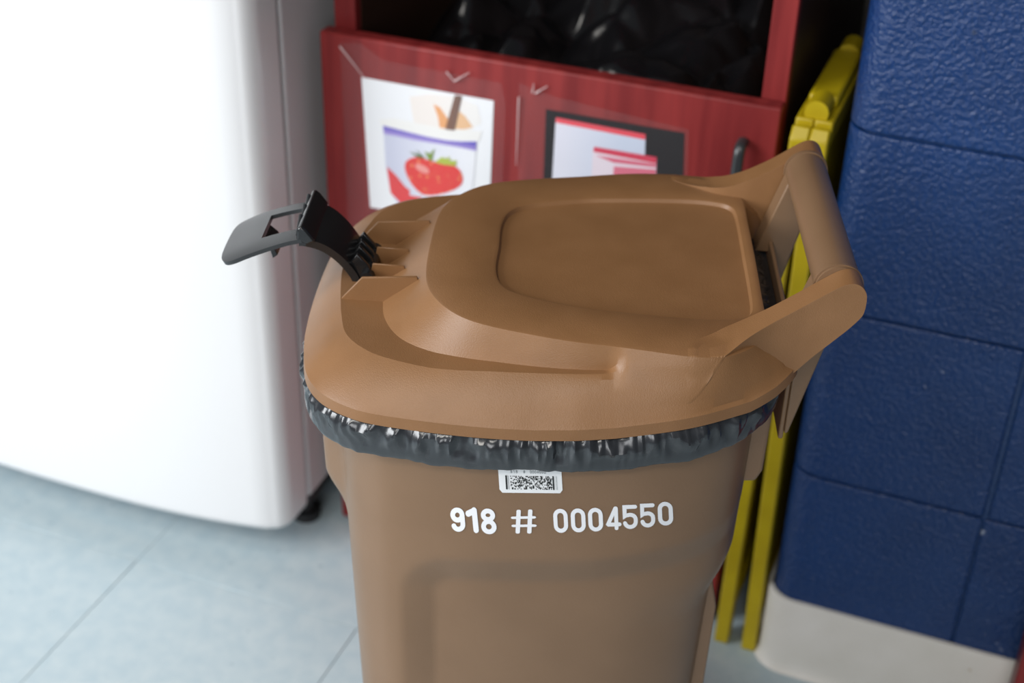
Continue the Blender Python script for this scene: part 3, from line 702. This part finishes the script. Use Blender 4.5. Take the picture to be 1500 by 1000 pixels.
def glyph(ch, t):
    l, r, b, tp = t/2, W_-t/2, t/2, 1-t/2; c = W_/2; rx = (r-l)/2
    if ch == '0': return [(arc(c, tp-rx, rx, rx, 0, 180)+arc(c, b+rx, rx, rx, 180, 360), True)]
    if ch == '1': return [([(l-0.03, 0.75), (c+0.07, 0.86)], False), ([(c+0.07, 0.88), (c+0.07, b)], False)]
    if ch == '8': return [(arc(c, 0.735, rx*0.92, 0.265-t/2, 0, 360, 24)[:-1], True), (arc(c, 0.28, rx, 0.28-t/2+0.02, 0, 360, 24)[:-1], True)]
    if ch == '9': return [(arc(c, 0.69, rx, 0.31-t/2, 0, 360, 24)[:-1], True), ([(r, 0.69), (r, b+rx)]+arc(c, b+rx, rx, rx, 0, -165, 12), False)]
    if ch == '4': return [([(c+0.10, tp), (l, 0.26), (l+0.02, 0.24), (r+0.04, 0.24)], False), ([(c+0.13, tp), (c+0.13, b)], False)]
    if ch == '5': return [([(r, tp), (l+0.01, tp), (l+0.01, 0.54), (l+0.06, 0.57)]+arc(c, 0.40, rx, 0.19, 110, 0, 6)+[(r, b+rx)]+arc(c, b+rx, rx, rx, 0, -165, 12), False)]
    if ch == '#': return [([(0.20, 1-t/2), (0.14, t/2)], False), ([(0.48, 1-t/2), (0.42, t/2)], False), ([(t/2, 0.67), (W_-t/2, 0.67)], False), ([(t/2, 0.33), (W_-t/2, 0.33)], False)]
def place_glyph(name, ch, t, quad, scale=4.054, org=(640, 710)):
    VV, FF = [], []
    for li, (pts, cl) in enumerate(glyph(ch, t)):
        v, f = stroke(pts, t, cl); n = len(VV)
        for x, y in v:
            s = x/W_; q = 1-y
            (ax, ay), (bx, by), (cx_, cy_), (dx, dy) = quad
            px = lerp(lerp(ax, bx, s), lerp(dx, cx_, s), q); py = lerp(lerp(ay, by, s), lerp(dy, cy_, s), q)
            VV.append(on_body(org[0]+px/scale, org[1]+py/scale, 0.0006+0.00005*li))
        FF += [tuple(i+n for i in q) for q in f]
    o = new_obj(name, VV, FF, M['white_print'], body); return o
digits = [('9', 0.205, ((76, 133), (160, 131), (172, 274), (90, 277))), ('1', 0.24, ((170, 130), (250, 130), (266, 283), (186, 284))), ('8', 0.19, ((256, 138), (344, 138), (358, 287), (266, 287))),
          ('#', 0.105, ((436, 146), (586, 142), (596, 286), (446, 287))), ('0', 0.17, ((688, 140), (774, 139), (781, 281), (697, 283))), ('0', 0.17, ((792, 138), (879, 137), (886, 278), (800, 280))), ('0', 0.17, ((895, 134), (982, 133), (989, 273), (902, 275))),
          ('4', 0.165, ((1003, 127), (1086, 125), (1092, 265), (1006, 268))), ('5', 0.165, ((1099, 118), (1188, 115), (1195, 257), (1106, 261))), ('5', 0.165, ((1204, 110), (1292, 106), (1298, 248), (1209, 252))), ('0', 0.17, ((1309, 99), (1398, 97), (1405, 237), (1315, 240)))]
for ch, t, q in digits:
    place_glyph('hash_sign' if ch == '#' else 'digit', ch, t, q)['label'] = 'white printed character '+ch
# barcode label
LQ = ((118, 150), (1276, 176), (1304, 648), (150, 636))
def lab(s, q):
    (ax, ay), (bx, by), (cx_, cy_), (dx, dy) = LQ
    return 720+lerp(lerp(ax, bx, s), lerp(dx, cx_, s), q)/12.5, 670+lerp(lerp(ay, by, s), lerp(dy, cy_, s), q)/12.5
def lab_quads(quads, lift):
    V, F = [], []
    for s0, q0, s1, q1 in quads:
        n = len(V)
        for s, q in ((s0, q0), (s1, q0), (s1, q1), (s0, q1)): V.append(on_body(*lab(s, q), lift))
        F.append((n, n+1, n+2, n+3))
    return V, F
# rounded sheet as a strip of columns
cols_ = []; r = 0.05; ra = 0.125
for k in range(25):
    s = k/24
    if s < r: e = ra*(1-math.sqrt(max(0, 1-((r-s)/r)**2)))
    elif s > 1-r: e = ra*(1-math.sqrt(max(0, 1-((s-1+r)/r)**2)))
    else: e = 0
    cols_.append((s, e))
V = []; F = []
for s, e in cols_: V += [on_body(*lab(s, e), 0.0005), on_body(*lab(s, 1-e), 0.0005)]
for k in range(24): F.append((2*k, 2*k+1, 2*k+3, 2*k+2))
label_o = new_obj('barcode_label', V, F, M['label'], body); label_o['label'] = 'white barcode sticker'
rnd = random.Random(3); qs = []
c0, c1, q0, q1 = 0.185, 0.845, 0.345, 0.86; nc, nr = 52, 13
for i in range(nc):
    for j in range(nr):
        if rnd.random() < 0.40:
            a = lerp(c0, c1, i/nc); b = lerp(q0, q1, j/nr); qs.append((a, b, a+(c1-c0)/nc*1.05, b+(q1-q0)/nr*1.02))
qs += [(0.105, 0.335, 0.132, 0.865), (0.850, 0.335, 0.874, 0.865)]
new_obj('barcode_ink', *lab_quads(qs, 0.0009), M['ink'], body, kind='stuff')
new_obj('barcode_ink', *lab_quads([(0.145, 0.335, 0.150, 0.865), (0.157, 0.335, 0.161, 0.865), (0.905, 0.335, 0.910, 0.865), (0.918, 0.335, 0.922, 0.865)], 0.0009), M['ink_grey'], body, kind='stuff')
VV, FF = [], []
for ch, s in zip('918#0004550', (0.19, 0.235, 0.275, 0.395, 0.50, 0.537, 0.574, 0.611, 0.648, 0.685, 0.722)):
    for pts, cl in glyph(ch, 0.15):
        v, f = stroke(pts, 0.15, cl); n = len(VV)
        VV += [on_body(*lab(s+x/W_*0.028, 0.245-y*0.115), 0.0009) for x, y in v]; FF += [tuple(i+n for i in q) for q in f]
new_obj('sticker_number', VV, FF, M['ink_grey'], body)

# ------------------------------------------------------------------ black liner folded over the cart's rim
lin = thing('bin_liner', 'black plastic bag liner folded over the rim under the brown lid', 'garbage bag', BO, BA)
R_lin = Ring([(-0.268, 0), (-0.2665, -0.06), (-0.262, -0.108), (-0.251, -0.158), (-0.232, -0.191), (-0.203, -0.2135), (-0.165, -0.2265), (-0.078, -0.237), (0.0, -0.2375), (0.04, -0.235), (0.124, -0.222), (0.175, -0.202), (0.206, -0.178), (0.222, -0.15), (0.226, -0.12), (0.227, -0.06), (0.227, 0)])
NL = 960; rows = []
profl = [(-0.030, 0.004, 0.0), (-0.020, 0.0055, 0.2), (-0.010, 0.004, 0.5), (-0.002, 0.001, 0.8), (0.001, -0.004, 1.0), (0.002, -0.009, 1.0), (0.002, -0.014, 1.05), (0.0015, -0.018, 0.95), (0.001, -0.022, 0.65), (0.0005, -0.026, 0.30), (0.0005, -0.032, 0.10), (-0.002, -0.0365, 0.10), (-0.006, -0.038, 0.10), (-0.010, -0.035, 0.1), (-0.016, -0.034, 0.1)]
for off, dz, am in profl:
    row = []
    for k in range(NL):
        th = -math.pi+2*math.pi*k/NL; u, w = R_lin(th); r = math.hypot(u, w)
        s = th*0.25
        q = Vector((math.cos(th), math.sin(th), 0))
        a1 = abs(mnoise.noise(q*11+Vector((0, 0, dz*26)))); a2 = abs(mnoise.noise(q*27+Vector((3, 1, dz*34)))); a3 = mnoise.noise(q*5)
        nz_ = (0.35-1.5*a1)*0.0075+(0.3-1.4*a2)*0.0036
        hem = 0.0022*mnoise.noise(q*9+Vector((7, 0, 0)))+0.0014*mnoise.noise(q*26)
        d = off+am*nz_+0.0015*a3
        if u > 0.2 and abs(w) < 0.15: d = min(d, 0.003); 
        dzz = dz*(1+0.12*a3)+(hem if dz < -0.02 else 0)
        if u > 0.20 and abs(w) < 0.135: dzz = min(dzz, 0.004)*0.9+0.002
        kk = 1+d/r; row.append((u*kk, w*kk, ZR+dzz+rim_rise(u)-0.0015))
    rows.append(row)
V, F = loft(rows, False, False); new_obj('rim_fold', V, F, M['bag'], lin, smooth=35)
R_ = []
for k in range(41):
    w = lerp(-0.134, 0.134, k/40); a = 0.0012*mnoise.noise(Vector((w*60, 0, 0))); b2 = 0.0015*mnoise.noise(Vector((w*45, 5, 0)))
    R_.append([(0.2085+a, w, ZR+0.020), (0.2095+a, w, ZR+0.033+b2), (0.216, w, ZR+0.037+a), (0.225, w, ZR+0.036-b2), (0.2325, w, ZR+0.033), (0.2328, w, ZR+0.020)])
new_obj('rear_fold', *loft(R_), M['bag'], lin, smooth=50)
# inside bag wall hanging below the rim
rows = []
for off, dz in ((-0.030, 0.0035), (-0.036, -0.05), (-0.04, -0.2), (-0.055, -0.5), (-0.07, -0.8)):
    row = []
    for k in range(120):
        th = -math.pi+2*math.pi*k/120; u, w = R_lin(th); r = math.hypot(u, w); sh = interp([(-0.8, 0.86), (-0.2, 0.93), (0.01, 1)], dz)
        kk = (1+off/r)*sh; row.append((u*kk, w*kk, ZR+dz+rim_rise(u)*(1 if dz > -0.1 else 0)))
    rows.append(row)
V, F = loft(rows, False, True); new_obj('bag_wall', V, F, M['bag'], lin, smooth=60)
